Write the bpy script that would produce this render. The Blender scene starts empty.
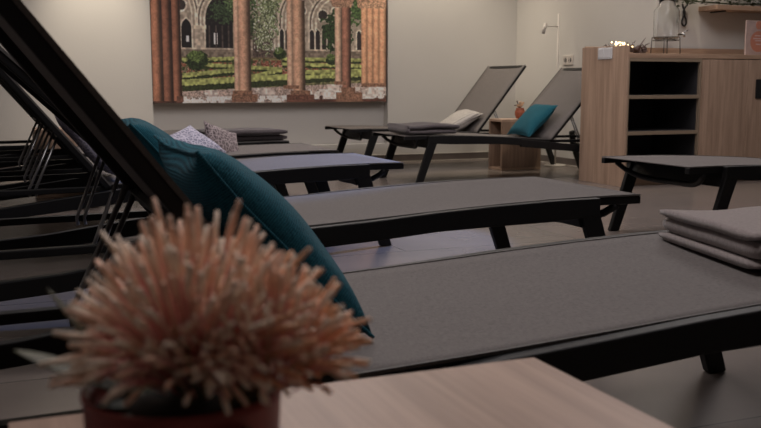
import bpy, bmesh, math, random
import numpy as np
from mathutils import Vector, Matrix, noise
random.seed(7)
PI = math.pi
S = bpy.context.scene
COL = S.collection

# ------------------------------------------------------------------ camera
F_PX = 950.0
PITCH = math.atan(130 / F_PX)
YAW = math.atan(390 / math.hypot(F_PX, 130))
cam_d = bpy.data.cameras.new('camera')
cam = bpy.data.objects.new('camera', cam_d)
COL.objects.link(cam)
cam.location = (0, 0, 0.74)
cam.rotation_euler = (PI / 2 - PITCH, 0, -YAW)
cam_d.sensor_width = 36
cam_d.lens = F_PX / 761 * 36
cam_d.clip_start = 0.02
cam_d.dof.use_dof = True
cam_d.dof.focus_distance = 3.0
cam_d.dof.aperture_fstop = 9.5
S.camera = cam

# ------------------------------------------------------------------ world, lights, exposure
w = bpy.data.worlds.new('world'); S.world = w; w.use_nodes = True
w.node_tree.nodes['Background'].inputs[0].default_value = (0.8, 0.78, 0.85, 1)
w.node_tree.nodes['Background'].inputs[1].default_value = 0.02
S.view_settings.view_transform = 'Standard'
S.view_settings.look = 'None'
S.view_settings.gamma = 1
S.view_settings.use_curve_mapping = False
S.view_settings.exposure = 1.08

def area(name, loc, size, power, color, target=None, sy=None, spread=PI):
    d = bpy.data.lights.new(name, 'AREA'); d.energy = power; d.color = color
    d.shape = 'RECTANGLE'; d.size = size; d.size_y = sy or size; d.spread = spread
    o = bpy.data.objects.new(name, d); COL.objects.link(o); o.location = loc
    if target is not None:
        o.rotation_euler = (Vector(target) - Vector(loc)).to_track_quat('-Z', 'Y').to_euler()
    return o

def spot(name, loc, target, power, color, angle, blend=0.5, radius=0.04):
    d = bpy.data.lights.new(name, 'SPOT'); d.energy = power; d.color = color
    d.spot_size = math.radians(angle); d.spot_blend = blend; d.shadow_soft_size = radius
    o = bpy.data.objects.new(name, d); COL.objects.link(o); o.location = loc
    o.rotation_euler = (Vector(target) - Vector(loc)).to_track_quat('-Z', 'Y').to_euler()
    return o

WARM = (1.0, 0.88, 0.70)
SOFT = (1.0, 0.92, 0.905)
COOL = (0.22, 0.42, 1.0)
area('added_ceiling_fill', (1.6, 5.6, 2.76), 1.6, 22, SOFT)  # unseen soft fill lights added under the ceiling to brighten the room
area('added_ceiling_fill', (3.9, 4.4, 2.76), 1.4, 19, SOFT)
area('added_ceiling_fill', (0.6, 1.8, 2.76), 1.4, 15, SOFT)
area('wall_washer_light', (2.3, 8.12, 2.74), 4.6, 10, WARM, (2.3, 8.25, 0), 0.05)
spot('downlight', (0.80, 8.1, 2.74), (0.85, 8.3, 0.6), 130, WARM, 50, 1.0)
spot('downlight', (3.95, 7.9, 2.74), (3.95, 8.2, 0.6), 40, WARM, 90, 0.8)
spot('downlight', (4.4, 7.3, 2.74), (4.85, 7.3, 0.9), 15, WARM, 90, 0.8)
spot('downlight', (4.8, 5.9, 2.74), (4.9, 6.2, 1.0), 30, WARM, 80, 0.8)
spot('cool_spotlight', (4.6, 5.3, 2.6), (1.45, 3.98, 0.18), 330, COOL, 22, 0.3, 0.03)

# ------------------------------------------------------------------ node materials
def mat(name, color, rough=0.6, metal=0.0, noise_scale=None, noise_amt=0.15, bump=0.0, bump_scale=200, stretch=None,
        spec=0.5, emit=None, sheen=0):
    m = bpy.data.materials.new(name); m.use_nodes = True
    nt = m.node_tree; b = nt.nodes['Principled BSDF']
    b.inputs['Base Color'].default_value = (*color, 1)
    b.inputs['Roughness'].default_value = rough
    b.inputs['Metallic'].default_value = metal
    b.inputs['Specular IOR Level'].default_value = spec
    if sheen: b.inputs['Sheen Weight'].default_value = sheen
    tc = nt.nodes.new('ShaderNodeTexCoord')
    mp = nt.nodes.new('ShaderNodeMapping')
    nt.links.new(tc.outputs['Object'], mp.inputs[0])
    if stretch: mp.inputs['Scale'].default_value = stretch
    if noise_scale:
        n = nt.nodes.new('ShaderNodeTexNoise'); n.inputs['Scale'].default_value = noise_scale
        n.inputs['Detail'].default_value = 5
        nt.links.new(mp.outputs[0], n.inputs['Vector'])
        r = nt.nodes.new('ShaderNodeValToRGB')
        r.color_ramp.elements[0].position = 0.3; r.color_ramp.elements[1].position = 0.7
        r.color_ramp.elements[0].color = (*[c * (1 - noise_amt) for c in color], 1)
        r.color_ramp.elements[1].color = (*[min(1, c * (1 + noise_amt)) for c in color], 1)
        nt.links.new(n.outputs[0], r.inputs[0]); nt.links.new(r.outputs[0], b.inputs['Base Color'])
    if bump:
        n2 = nt.nodes.new('ShaderNodeTexNoise'); n2.inputs['Scale'].default_value = bump_scale
        nt.links.new(mp.outputs[0], n2.inputs['Vector'])
        bp = nt.nodes.new('ShaderNodeBump'); bp.inputs['Strength'].default_value = bump
        bp.inputs['Distance'].default_value = 0.004
        nt.links.new(n2.outputs[0], bp.inputs['Height']); nt.links.new(bp.outputs[0], b.inputs['Normal'])
    if emit:
        b.inputs['Emission Color'].default_value = (*emit[0], 1); b.inputs['Emission Strength'].default_value = emit[1]
    return m

def mat_wood(name, light, dark, axis='z', rough=0.5, scale=1.0, ring=26):
    m = bpy.data.materials.new(name); m.use_nodes = True
    nt = m.node_tree; b = nt.nodes['Principled BSDF']; b.inputs['Roughness'].default_value = rough
    tc = nt.nodes.new('ShaderNodeTexCoord'); mp = nt.nodes.new('ShaderNodeMapping')
    nt.links.new(tc.outputs['Object'], mp.inputs[0])
    st = {'z': (1, 1, 0.05), 'x': (0.05, 1, 1), 'y': (1, 0.05, 1)}[axis]
    mp.inputs['Scale'].default_value = [s * scale for s in st]
    n = nt.nodes.new('ShaderNodeTexNoise'); n.inputs['Scale'].default_value = ring
    n.inputs['Detail'].default_value = 6; n.inputs['Roughness'].default_value = 0.55; n.inputs['Distortion'].default_value = 0.6
    n2 = nt.nodes.new('ShaderNodeTexNoise'); n2.inputs['Scale'].default_value = ring * 6; n2.inputs['Detail'].default_value = 3
    for q in (n, n2): nt.links.new(mp.outputs[0], q.inputs['Vector'])
    mx = nt.nodes.new('ShaderNodeMath'); mx.operation = 'MULTIPLY_ADD'; mx.inputs[1].default_value = 0.3
    nt.links.new(n2.outputs[0], mx.inputs[0]); nt.links.new(n.outputs[0], mx.inputs[2])
    r = nt.nodes.new('ShaderNodeValToRGB')
    r.color_ramp.elements[0].position = 0.48; r.color_ramp.elements[1].position = 0.78
    r.color_ramp.elements[0].color = (*dark, 1); r.color_ramp.elements[1].color = (*light, 1)
    nt.links.new(mx.outputs[0], r.inputs[0]); nt.links.new(r.outputs[0], b.inputs['Base Color'])
    bp = nt.nodes.new('ShaderNodeBump'); bp.inputs['Strength'].default_value = 0.15; bp.inputs['Distance'].default_value = 0.002
    nt.links.new(mx.outputs[0], bp.inputs['Height']); nt.links.new(bp.outputs[0], b.inputs['Normal'])
    return m

def mat_weave(name, c1, c2, scale=420, rough=0.75):
    m = bpy.data.materials.new(name); m.use_nodes = True
    nt = m.node_tree; b = nt.nodes['Principled BSDF']; b.inputs['Roughness'].default_value = rough
    b.inputs['Specular IOR Level'].default_value = 0.35
    tc = nt.nodes.new('ShaderNodeTexCoord')
    outs = []
    for st in ((1, 0.12, 1), (0.12, 1, 1)):
        mp = nt.nodes.new('ShaderNodeMapping'); mp.inputs['Scale'].default_value = st
        nt.links.new(tc.outputs['Object'], mp.inputs[0])
        n = nt.nodes.new('ShaderNodeTexNoise'); n.inputs['Scale'].default_value = scale; n.inputs['Detail'].default_value = 2
        nt.links.new(mp.outputs[0], n.inputs['Vector']); outs.append(n.outputs[0])
    ad = nt.nodes.new('ShaderNodeMath'); ad.operation = 'ADD'
    nt.links.new(outs[0], ad.inputs[0]); nt.links.new(outs[1], ad.inputs[1])
    r = nt.nodes.new('ShaderNodeValToRGB')
    r.color_ramp.elements[0].position = 0.35; r.color_ramp.elements[1].position = 0.65
    r.color_ramp.elements[0].color = (*c1, 1); r.color_ramp.elements[1].color = (*c2, 1)
    hf = nt.nodes.new('ShaderNodeMath'); hf.operation = 'MULTIPLY'; hf.inputs[1].default_value = 0.5
    nt.links.new(ad.outputs[0], hf.inputs[0]); nt.links.new(hf.outputs[0], r.inputs[0])
    nt.links.new(r.outputs[0], b.inputs['Base Color'])
    bp = nt.nodes.new('ShaderNodeBump'); bp.inputs['Strength'].default_value = 0.3; bp.inputs['Distance'].default_value = 0.001
    nt.links.new(hf.outputs[0], bp.inputs['Height']); nt.links.new(bp.outputs[0], b.inputs['Normal'])
    return m

def mat_ribbed(name, c1, c2, freq, axis=0, rough=0.9):
    """knitted cushion: ribs along one axis of the object, with fine mottling"""
    m = bpy.data.materials.new(name); m.use_nodes = True
    nt = m.node_tree; b = nt.nodes['Principled BSDF']; b.inputs['Roughness'].default_value = rough
    b.inputs['Sheen Weight'].default_value = 0.03; b.inputs['Specular IOR Level'].default_value = 0.2
    tc = nt.nodes.new('ShaderNodeTexCoord')
    wv = nt.nodes.new('ShaderNodeTexWave'); wv.inputs['Scale'].default_value = freq
    wv.bands_direction = 'XYZ'[axis]; wv.inputs['Distortion'].default_value = 1.2; wv.inputs['Detail'].default_value = 2
    wv.inputs['Detail Scale'].default_value = 6
    nt.links.new(tc.outputs['Object'], wv.inputs['Vector'])
    n = nt.nodes.new('ShaderNodeTexNoise'); n.inputs['Scale'].default_value = 160; nt.links.new(tc.outputs['Object'], n.inputs['Vector'])
    mx = nt.nodes.new('ShaderNodeMath'); mx.operation = 'MULTIPLY_ADD'; mx.inputs[1].default_value = 0.6
    nt.links.new(wv.outputs[1], mx.inputs[0]); nt.links.new(n.outputs[0], mx.inputs[2])
    r = nt.nodes.new('ShaderNodeValToRGB')
    r.color_ramp.elements[0].position = 0.4; r.color_ramp.elements[1].position = 1.0
    r.color_ramp.elements[0].color = (*c1, 1); r.color_ramp.elements[1].color = (*c2, 1)
    nt.links.new(mx.outputs[0], r.inputs[0]); nt.links.new(r.outputs[0], b.inputs['Base Color'])
    bp = nt.nodes.new('ShaderNodeBump'); bp.inputs['Strength'].default_value = 0.5; bp.inputs['Distance'].default_value = 0.003
    nt.links.new(mx.outputs[0], bp.inputs['Height']); nt.links.new(bp.outputs[0], b.inputs['Normal'])
    return m

def mat_zigzag(name, c1, c2, scale):
    m = bpy.data.materials.new(name); m.use_nodes = True
    nt = m.node_tree; b = nt.nodes['Principled BSDF']; b.inputs['Roughness'].default_value = 0.9
    tc = nt.nodes.new('ShaderNodeTexCoord')
    v = nt.nodes.new('ShaderNodeTexVoronoi'); v.inputs['Scale'].default_value = scale; v.feature = 'DISTANCE_TO_EDGE'
    wv = nt.nodes.new('ShaderNodeTexWave'); wv.inputs['Scale'].default_value = scale * 0.5; wv.inputs['Distortion'].default_value = 4
    wv.inputs['Detail Scale'].default_value = 2.5
    nt.links.new(tc.outputs['Object'], v.inputs['Vector']); nt.links.new(tc.outputs['Object'], wv.inputs['Vector'])
    r1 = nt.nodes.new('ShaderNodeValToRGB'); r1.color_ramp.elements[0].position = 0.04; r1.color_ramp.elements[1].position = 0.12
    r1.color_ramp.elements[0].color = (1, 1, 1, 1); r1.color_ramp.elements[1].color = (0, 0, 0, 1)
    nt.links.new(v.outputs['Distance'], r1.inputs[0])
    ad = nt.nodes.new('ShaderNodeMath'); ad.operation = 'MULTIPLY_ADD'; ad.inputs[1].default_value = 0.5
    nt.links.new(wv.outputs[1], ad.inputs[0]); nt.links.new(r1.outputs[0], ad.inputs[2])
    r = nt.nodes.new('ShaderNodeValToRGB'); r.color_ramp.elements[0].position = 0.2; r.color_ramp.elements[1].position = 0.7
    r.color_ramp.elements[0].color = (*c1, 1); r.color_ramp.elements[1].color = (*c2, 1)
    nt.links.new(ad.outputs[0], r.inputs[0]); nt.links.new(r.outputs[0], b.inputs['Base Color'])
    return m

def mat_vcol(name, rough=0.8, attr='Col', subsurf=0):
    m = bpy.data.materials.new(name); m.use_nodes = True
    nt = m.node_tree; b = nt.nodes['Principled BSDF']; b.inputs['Roughness'].default_value = rough
    a = nt.nodes.new('ShaderNodeVertexColor'); a.layer_name = attr
    nt.links.new(a.outputs[0], b.inputs['Base Color'])
    return m

def mat_floor():
    m = bpy.data.materials.new('floor_tiles'); m.use_nodes = True
    nt = m.node_tree; b = nt.nodes['Principled BSDF']; b.inputs['Roughness'].default_value = 0.27
    b.inputs['Specular IOR Level'].default_value = 0.5
    tc = nt.nodes.new('ShaderNodeTexCoord')
    mp = nt.nodes.new('ShaderNodeMapping'); mp.inputs['Location'].default_value = (0.12, 0.22, 0)
    nt.links.new(tc.outputs['Object'], mp.inputs[0])
    br = nt.nodes.new('ShaderNodeTexBrick'); br.offset = 0.5
    br.inputs['Scale'].default_value = 1.0; br.inputs['Brick Width'].default_value = 0.9; br.inputs['Row Height'].default_value = 0.45
    br.inputs['Mortar Size'].default_value = 0.0035; br.inputs['Mortar Smooth'].default_value = 0.2
    br.inputs['Color1'].default_value = (0.170, 0.143, 0.130, 1); br.inputs['Color2'].default_value = (0.196, 0.166, 0.152, 1)
    br.inputs['Mortar'].default_value = (0.09, 0.08, 0.075, 1)
    nt.links.new(mp.outputs[0], br.inputs[0])
    n = nt.nodes.new('ShaderNodeTexNoise'); n.inputs['Scale'].default_value = 5; n.inputs['Detail'].default_value = 8
    nt.links.new(tc.outputs['Object'], n.inputs['Vector'])
    mx = nt.nodes.new('ShaderNodeMix'); mx.data_type = 'RGBA'; mx.blend_type = 'MULTIPLY'; mx.inputs[0].default_value = 0.45
    nt.links.new(br.outputs[0], mx.inputs[6])
    r = nt.nodes.new('ShaderNodeValToRGB'); r.color_ramp.elements[0].color = (0.62, 0.6, 0.6, 1); r.color_ramp.elements[1].color = (1.2, 1.2, 1.2, 1)
    nt.links.new(n.outputs[0], r.inputs[0]); nt.links.new(r.outputs[0], mx.inputs[7])
    nt.links.new(mx.outputs[2], b.inputs['Base Color'])
    return m

def mat_glass(name, color=(0.9, 0.95, 0.95), rough=0.05):
    m = bpy.data.materials.new(name); m.use_nodes = True
    b = m.node_tree.nodes['Principled BSDF']
    b.inputs['Base Color'].default_value = (*color, 1); b.inputs['Roughness'].default_value = rough
    b.inputs['Transmission Weight'].default_value = 1.0; b.inputs['IOR'].default_value = 1.3
    return m

M = dict(
    wall=mat('wall_plaster', (0.57, 0.545, 0.515), 0.9, noise_scale=1.2, noise_amt=0.03, bump=0.12, bump_scale=60),
    ceiling=mat('ceiling_paint', (0.7, 0.68, 0.65), 0.9),
    skirting=mat('skirting_tile', (0.15, 0.125, 0.115), 0.45, noise_scale=8, noise_amt=0.12),
    sealant_highlight=mat('pale_sealant_highlight', (0.5, 0.46, 0.42), 0.6),  # base sealant; also colours the painted highlight on the skirting top
    floor=mat_floor(),
    black=mat('black_powder_coat', (0.007, 0.007, 0.008), 0.5, noise_scale=300, noise_amt=0.2, spec=0.28),
    plastic=mat('black_plastic', (0.01, 0.01, 0.011), 0.35, spec=0.4),
    rod=mat('dark_steel_rod', (0.26, 0.26, 0.27), 0.3, metal=0.9),
    sling=mat_weave('sling_fabric', (0.088, 0.078, 0.076), (0.17, 0.152, 0.148), 700),
    hem=mat('sling_hem', (0.10, 0.093, 0.09), 0.7, noise_scale=200, noise_amt=0.2),
    teal=mat_ribbed('teal_knit', (0.006, 0.050, 0.075), (0.015, 0.112, 0.155), 72, 1),
    cream=mat_ribbed('cream_knit', (0.20, 0.185, 0.18), (0.50, 0.47, 0.45), 12, 0),
    lavender=mat_zigzag('patterned_lavender', (0.16, 0.16, 0.24), (0.50, 0.48, 0.58), 45),
    brownpat=mat_zigzag('patterned_brown', (0.09, 0.07, 0.075), (0.36, 0.30, 0.31), 42),
    blanket=mat('taupe_fleece', (0.30, 0.255, 0.25), 0.95, noise_scale=120, noise_amt=0.16, bump=0.5, bump_scale=350, sheen=0.3),
    blanket_dark=mat('grey_fleece', (0.085, 0.072, 0.078), 0.95, noise_scale=120, noise_amt=0.2, bump=0.5, bump_scale=350, sheen=0.2),
    oak=mat_wood('sonoma_oak', (0.46, 0.32, 0.235), (0.31, 0.208, 0.15), 'z'),
    oak_x=mat_wood('sonoma_oak_along', (0.44, 0.30, 0.21), (0.28, 0.18, 0.125), 'x'),
    oak_table=mat_wood('table_oak', (0.46, 0.315, 0.25), (0.33, 0.22, 0.17), 'y', 0.45, 1.0, 22),
    oak_shaded=mat_wood('shaded_oak', (0.30, 0.20, 0.14), (0.20, 0.13, 0.09), 'z'),  # the same oak darkened, shade put into the cube table's colour
    edge=mat('oak_edge_band', (0.25, 0.19, 0.135), 0.5),
    inside=mat('black_laminate', (0.035, 0.034, 0.038), 0.5),
    white=mat('white_plastic', (0.62, 0.62, 0.64), 0.4),
    lamp=mat('lamp_metal', (0.5, 0.46, 0.42), 0.4),
    socket=mat('socket_plastic', (0.55, 0.5, 0.46), 0.4),
    hole=mat('dark_hole', (0.03, 0.03, 0.03), 0.6),
    terracotta=mat('terracotta_glaze', (0.28, 0.045, 0.04), 0.45, noise_scale=30, noise_amt=0.2),
    redpot=mat('rust_vase', (0.28, 0.075, 0.035), 0.6, noise_scale=30, noise_amt=0.2),
    dried=mat('dried_stems', (0.42, 0.26, 0.16), 0.9, noise_scale=40, noise_amt=0.4),
    twig=mat('dark_twigs', (0.07, 0.045, 0.04), 0.9, noise_scale=40, noise_amt=0.4),
    bulb=mat('fairy_bulb', (1, 0.8, 0.45), 0.4, emit=((1.0, 0.70, 0.34), 3.2)),
    glass=mat_glass('clear_glass'),
    water=mat_glass('ribbed_glass', (0.97, 0.99, 1.0), 0.08),
    chrome=mat('chrome', (0.5, 0.5, 0.5), 0.2, metal=1.0),
    wire=mat('dark_wire', (0.06, 0.055, 0.05), 0.4, metal=0.6),
    leaf=mat('leaf_green', (0.035, 0.055, 0.022), 0.6, noise_scale=30, noise_amt=0.4),
    olive=mat('olive_leaf', (0.075, 0.072, 0.035), 0.6, noise_scale=30, noise_amt=0.3),
    cord=mat('black_cord', (0.012, 0.012, 0.012), 0.6),
    card=mat('sign_card', (0.42, 0.32, 0.30), 0.6, noise_scale=20, noise_amt=0.12),
    orange=mat('sign_orange', (0.46, 0.19, 0.13), 0.6),
    pale=mat('sign_pale_print', (0.55, 0.42, 0.42), 0.6),
    canvas_edge=mat('canvas_edge', (0.10, 0.05, 0.035), 0.8),
    strand=mat_vcol('flower_styles', 0.6), pic=mat_vcol('printed_canvas', 0.75),
    soil=mat('potting_soil', (0.025, 0.018, 0.012), 1.0, noise_scale=60, noise_amt=0.5),
)

# ------------------------------------------------------------------ mesh helpers
def link(name, me, m=None, parent=None):
    o = bpy.data.objects.new(name, me); COL.objects.link(o)
    if m: me.materials.append(M[m] if isinstance(m, str) else m)
    if parent: o.parent = parent
    return o

def finish(name, bm, m, parent=None, smooth=False, bevel=0, subsurf=0):
    bmesh.ops.recalc_face_normals(bm, faces=bm.faces)
    me = bpy.data.meshes.new(name); bm.to_mesh(me); bm.free()
    if smooth:
        for p in me.polygons: p.use_smooth = True
    o = link(name, me, m, parent)
    if bevel:
        b = o.modifiers.new('bevel', 'BEVEL'); b.width = bevel; b.segments = 2; b.limit_method = 'ANGLE'
    if subsurf:
        s = o.modifiers.new('sub', 'SUBSURF'); s.levels = subsurf; s.render_levels = subsurf
    return o

def box(bm, x0, x1, y0, y1, z0, z1):
    vs = [bm.verts.new((x, y, z)) for x in (x0, x1) for y in (y0, y1) for z in (z0, z1)]
    for f in ((0, 1, 3, 2), (4, 6, 7, 5), (0, 4, 5, 1), (2, 3, 7, 6), (0, 2, 6, 4), (1, 5, 7, 3)):
        bm.faces.new([vs[i] for i in f])

def prism(bm, pts, y0, y1):
    """polygon strip given as (top list, bottom list) of (x,z) pairs, extruded along y"""
    top, bot = pts
    n = len(top)
    g = [[bm.verts.new((x, y, z)) for (x, z) in L] for y in (y0, y1) for L in (top, bot)]
    for i in range(n - 1):
        bm.faces.new((g[0][i], g[0][i + 1], g[1][i + 1], g[1][i]))
        bm.faces.new((g[2][i], g[3][i], g[3][i + 1], g[2][i + 1]))
        bm.faces.new((g[0][i], g[2][i], g[2][i + 1], g[0][i + 1]))
        bm.faces.new((g[1][i], g[1][i + 1], g[3][i + 1], g[3][i]))
    bm.faces.new((g[0][0], g[1][0], g[3][0], g[2][0]))
    bm.faces.new((g[0][-1], g[2][-1], g[3][-1], g[1][-1]))

def tube(bm, pts, r, seg=8, cap=True):
    pts = [Vector(p) for p in pts]
    rs = r if isinstance(r, (list, tuple)) else [r] * len(pts)
    rings = []
    up = Vector((0, 0, 1))
    prev = None
    for i, p in enumerate(pts):
        t = (pts[min(i + 1, len(pts) - 1)] - pts[max(i - 1, 0)]).normalized()
        if prev is None:
            a = t.cross(up)
            if a.length < 1e-3: a = t.cross(Vector((1, 0, 0)))
            a.normalize()
        else:
            a = prev - t * prev.dot(t)
            if a.length < 1e-4: a = t.cross(up)
            a.normalize()
        prev = a
        b = t.cross(a)
        rings.append([bm.verts.new(p + (a * math.cos(2 * PI * k / seg) + b * math.sin(2 * PI * k / seg)) * rs[i]) for k in range(seg)])
    for i in range(len(rings) - 1):
        for k in range(seg):
            bm.faces.new((rings[i][k], rings[i][(k + 1) % seg], rings[i + 1][(k + 1) % seg], rings[i + 1][k]))
    if cap:
        bm.faces.new(rings[0][::-1]); bm.faces.new(rings[-1])
    return rings

def lathe(bm, prof, seg=32, cx=0, cy=0):
    rings = [[bm.verts.new((cx + r * math.cos(2 * PI * k / seg), cy + r * math.sin(2 * PI * k / seg), z)) for k in range(seg)] for r, z in prof]
    for i in range(len(rings) - 1):
        for k in range(seg):
            bm.faces.new((rings[i][k], rings[i][(k + 1) % seg], rings[i + 1][(k + 1) % seg], rings[i + 1][k]))
    bm.faces.new(rings[0][::-1]); bm.faces.new(rings[-1])

def thing(name, label, cat, loc=(0, 0, 0), rz=0, group=None):
    o = bpy.data.objects.new(name, None); COL.objects.link(o)
    o.empty_display_size = 0.1
    o.location = loc; o.rotation_euler = (0, 0, rz)
    return tag(o, label, cat, group)

def tag(o, label, cat, group=None):
    o['label'] = label; o['category'] = cat
    if group: o['group'] = group
    return o

def struct(o):
    o['kind'] = 'structure'; return o

def sbox(name, m, *a):
    bm = bmesh.new(); box(bm, *a); return struct(finish(name, bm, m))

def dup_tree(o, parent=None):
    c = o.copy(); COL.objects.link(c)
    c.parent = parent
    for ch in list(o.children): dup_tree(ch, c)
    return c

# ------------------------------------------------------------------ room shell
XS, YB, YC = 4.88, 8.40, 6.24
XL, YF, XR = -3.2, -2.6, 7.6
sbox('floor', 'floor', XL - .1, XR + .1, YF - .1, YB + .1, -0.1, 0)
sbox('ceiling', 'ceiling', XL - .1, XR + .1, YF - .1, YB + .1, 2.8, 2.9)
RX0, RX1, RZ0, RZ1 = 1.292, 3.492, .178, 2.02
sbox('wall_back', 'wall', XL - .1, RX0, YB, YB + .1, 0, 2.8)
sbox('wall_back', 'wall', RX1, XS, YB, YB + .1, 0, 2.8)
sbox('wall_back', 'wall', RX0, RX1, YB, YB + .1, 0, RZ0)
sbox('wall_back', 'wall', RX0, RX1, YB, YB + .1, RZ1, 2.8)
sbox('wall_back', 'wall', XL - .1, XS + .1, YB + .1, YB + .2, 0, 2.8)
sbox('wall_side', 'wall', XS, XS + .1, YC, YB + .1, 0, 2.8)
sbox('wall_right_back', 'wall', XS + .1, XR + .1, YC, YC + .1, 0, 2.8)
sbox('wall_left', 'wall', XL - .1, XL, YF, YB, 0, 2.8)
sbox('wall_right', 'wall', XR, XR + .1, YF, YC, 0, 2.8)
sbox('wall_front', 'wall', XL - .1, XR + .1, YF - .1, YF, 0, 2.8)
for nm, a in (('back', (XL, XS - .012, YB - .012, YB, 0.006, .066)), ('side', (XS - .012, XS, YC, YB, 0.006, .066)),
              ('left', (XL, XL + .012, YF, YB - .012, 0, .066))):
    sbox('baseboard_' + nm, 'skirting', *a)
sbox('ledge_highlight', 'sealant_highlight', XL, XS - .012, YB - .014, YB, .066, .070)  # pale strip painting in the highlight along the skirting's top ledge
sbox('trim_1', 'sealant_highlight', XL, XS - .016, YB - .018, YB, 0, .006)
sbox('trim_2', 'sealant_highlight', XS - .018, XS, YC, YB, 0, .006)

# ------------------------------------------------------------------ printed canvas on the back wall
def picture_pixels(W, H):
    """cloister courtyard print; W,H in half pixels, y down"""
    yy, xx = np.mgrid[0:H, 0:W].astype(float)
    t_ = (xx + .5) / W
    u = 234 * 1.10 * t_ / (1 + .10 * t_); v = yy / 2 - 50      # u 0..234, v -50..103
    rng = np.random.default_rng(3)
    def nz(s, seed=0):
        r = np.random.default_rng(seed); g = r.random((int(H / s) + 3, int(W / s) + 3))
        fy, fx = yy / s, xx / s
        iy, ix = fy.astype(int), fx.astype(int); ty, tx = fy - iy, fx - ix
        ty = ty * ty * (3 - 2 * ty); tx = tx * tx * (3 - 2 * tx)
        return (g[iy, ix] * (1 - ty) * (1 - tx) + g[iy, ix + 1] * (1 - ty) * tx + g[iy + 1, ix] * ty * (1 - tx) + g[iy + 1, ix + 1] * ty * tx)
    n2, n4, n8, n20 = nz(2, 1), nz(4, 2), nz(8, 3), nz(22, 4)
    img = np.zeros((H, W, 3))
    def put(mask, col, var=0.25, n=None):
        n = n4 if n is None else n
        k = (1 + var * (n - 0.5) * 2)[..., None]
        a = np.clip(mask, 0, 1)[..., None].astype(float)
        img[:] = img * (1 - a) + a * (np.array(col) / 255 * k)
    put(np.ones((H, W)), (166, 148, 132), 0.3, (n4 + n8) / 2)
    # far wall: gothic bays
    def arch(cx, base, hw, spring, point, col, var=.2):
        t = np.clip((spring - v) / (spring - point), 0, 1)
        half = hw * np.sqrt(np.clip(1 - t ** 1.6, 0, 1))
        put((np.abs(u - cx) < half) & (v < base) & (v > point), col, var)
    def ogive(cx, base, hw, spring, col, g=0.0, k=1.9, var=.2):
        R = k * hw; du = np.abs(u - cx)
        put(((v >= spring) & (du < hw + g) & (v < base)) | ((v < spring) & ((du + (R - hw)) ** 2 + (v - spring) ** 2 < (R + g) ** 2)), col, var)
    LS, MS, DS = (206, 188, 166), (150, 132, 114), (104, 88, 76)
    for cx, hw, sp in ((20, 20, 22), (68, 14, 25), (108, 14, 22), (150, 15, 24), (178, 13, 26), (212, 13, 24)):
        ogive(cx, 54, hw, sp, LS, 9); ogive(cx, 54, hw, sp, DS, 7.2); ogive(cx, 54, hw, sp, LS, 5.5); ogive(cx, 54, hw, sp, MS, 4)
        ogive(cx, 54, hw, sp, LS, 1.6); ogive(cx, 54, hw, sp, (158, 140, 122), 0)
    ogive(68, 55, 13.5, 24, (30, 24, 28), 0)
    put((u > 44) & (u < 53) & (v > 30) & (v < 56), (176, 156, 136)); put((u > 42) & (u < 55) & (v > 30) & (v < 34), (200, 180, 156))
    ogive(35, 55, 5, 33, LS, 1.6); ogive(35, 55, 5, 33, (26, 20, 22), 0)
    put((np.abs(u - 64) < 2.0) & (v > 37) & (v < 48), (222, 218, 222), .05); put((np.abs(u - 36) < 1.2) & (v > 40) & (v < 46), (206, 206, 214), .05)
    for cx, cy, r in ((30, 12, 5), (171, 18, 4.6), (184, 14, 3.6), (150, 14, 4)):
        put(((u - cx) ** 2 + (v - cy) ** 2 < (r + 1.6) ** 2), LS); put(((u - cx) ** 2 + (v - cy) ** 2 < r * r), (56, 46, 44))
    for cx in (58, 64.5, 71, 77): put((np.abs(u - cx) < .8) & (v > 30) & (v < 55), (70, 58, 54))
    for cx in (130, 135.5, 160, 166, 172, 178, 207, 213, 219):
        ogive(cx, 52, 2.2, 36, LS, 1.1); ogive(cx, 52, 2.2, 36, (44, 36, 38), 0)
    put((v > 52) & (v < 60), (124, 106, 90)); put((v > 51.3) & (v < 53), (184, 164, 142))
    # well with shrub
    put((u > 101) & (u < 121) & (v > 41) & (v < 60), (88, 70, 62), .4, n2); put((u > 99) & (u < 123) & (v > 39) & (v < 42), (122, 104, 90))
    # lawns and beds
    put(v > 59.5, (112, 96, 60)); put(v > 61, (112, 108, 66), .5, n4)
    bed = (v > 62) & (v < 80); put(bed & (n4 > .5), (150, 78, 56), .4, n2); put(bed & (n4 < .3), (66, 78, 34), .4, n2); put(bed & (n2 > .8), (190, 140, 128), .2)
    def hedge(u0, v0, u1, v1, th):
        t = np.clip((u - u0) / (u1 - u0), 0, 1); c = v0 + (v1 - v0) * t
        m_ = (u > min(u0, u1)) & (u < max(u0, u1))
        put(m_ & (v > c) & (v < c + th), (48, 58, 26), .4, n2); put(m_ & (v > c - 1) & (v < c + th * .4 + n4 * 1.2), (160, 166, 84), .3, n4)
    hedge(30, 62, 90, 60, 4); hedge(50, 66, 130, 70, 4.5); hedge(130, 60, 234, 61, 4); hedge(130, 65, 234, 67, 4)
    hedge(30, 76, 90, 70, 6); hedge(96, 78, 130, 70, 6); hedge(138, 73, 234, 70, 6); hedge(28, 82, 142, 76, 10); hedge(140, 78, 234, 73, 7)
    def blob(cx, cy, rx, ry, col, var=.45, rag=.35):
        put((((u - cx) / rx) ** 2 + ((v - cy) / ry) ** 2) < 1 + (n4 - .5) * rag * 2, col, var, n2)
    for cx, cy, r, in ((45, 62, 11), (128, 54.5, 6.5), (180, 60, 6)):
        blob(cx, cy + 1, r, r * .85, (38, 54, 24)); blob(cx - 1, cy - r * .25, r * .75, r * .5, (86, 108, 48))
    # trees and climbing rose
    blob(78, 16, 20, 12, (48, 66, 40), .6, .9); blob(90, 4, 18, 16, (70, 92, 52), .6, .9); blob(100, 30, 10, 12, (60, 74, 44), .5, 1)
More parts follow.
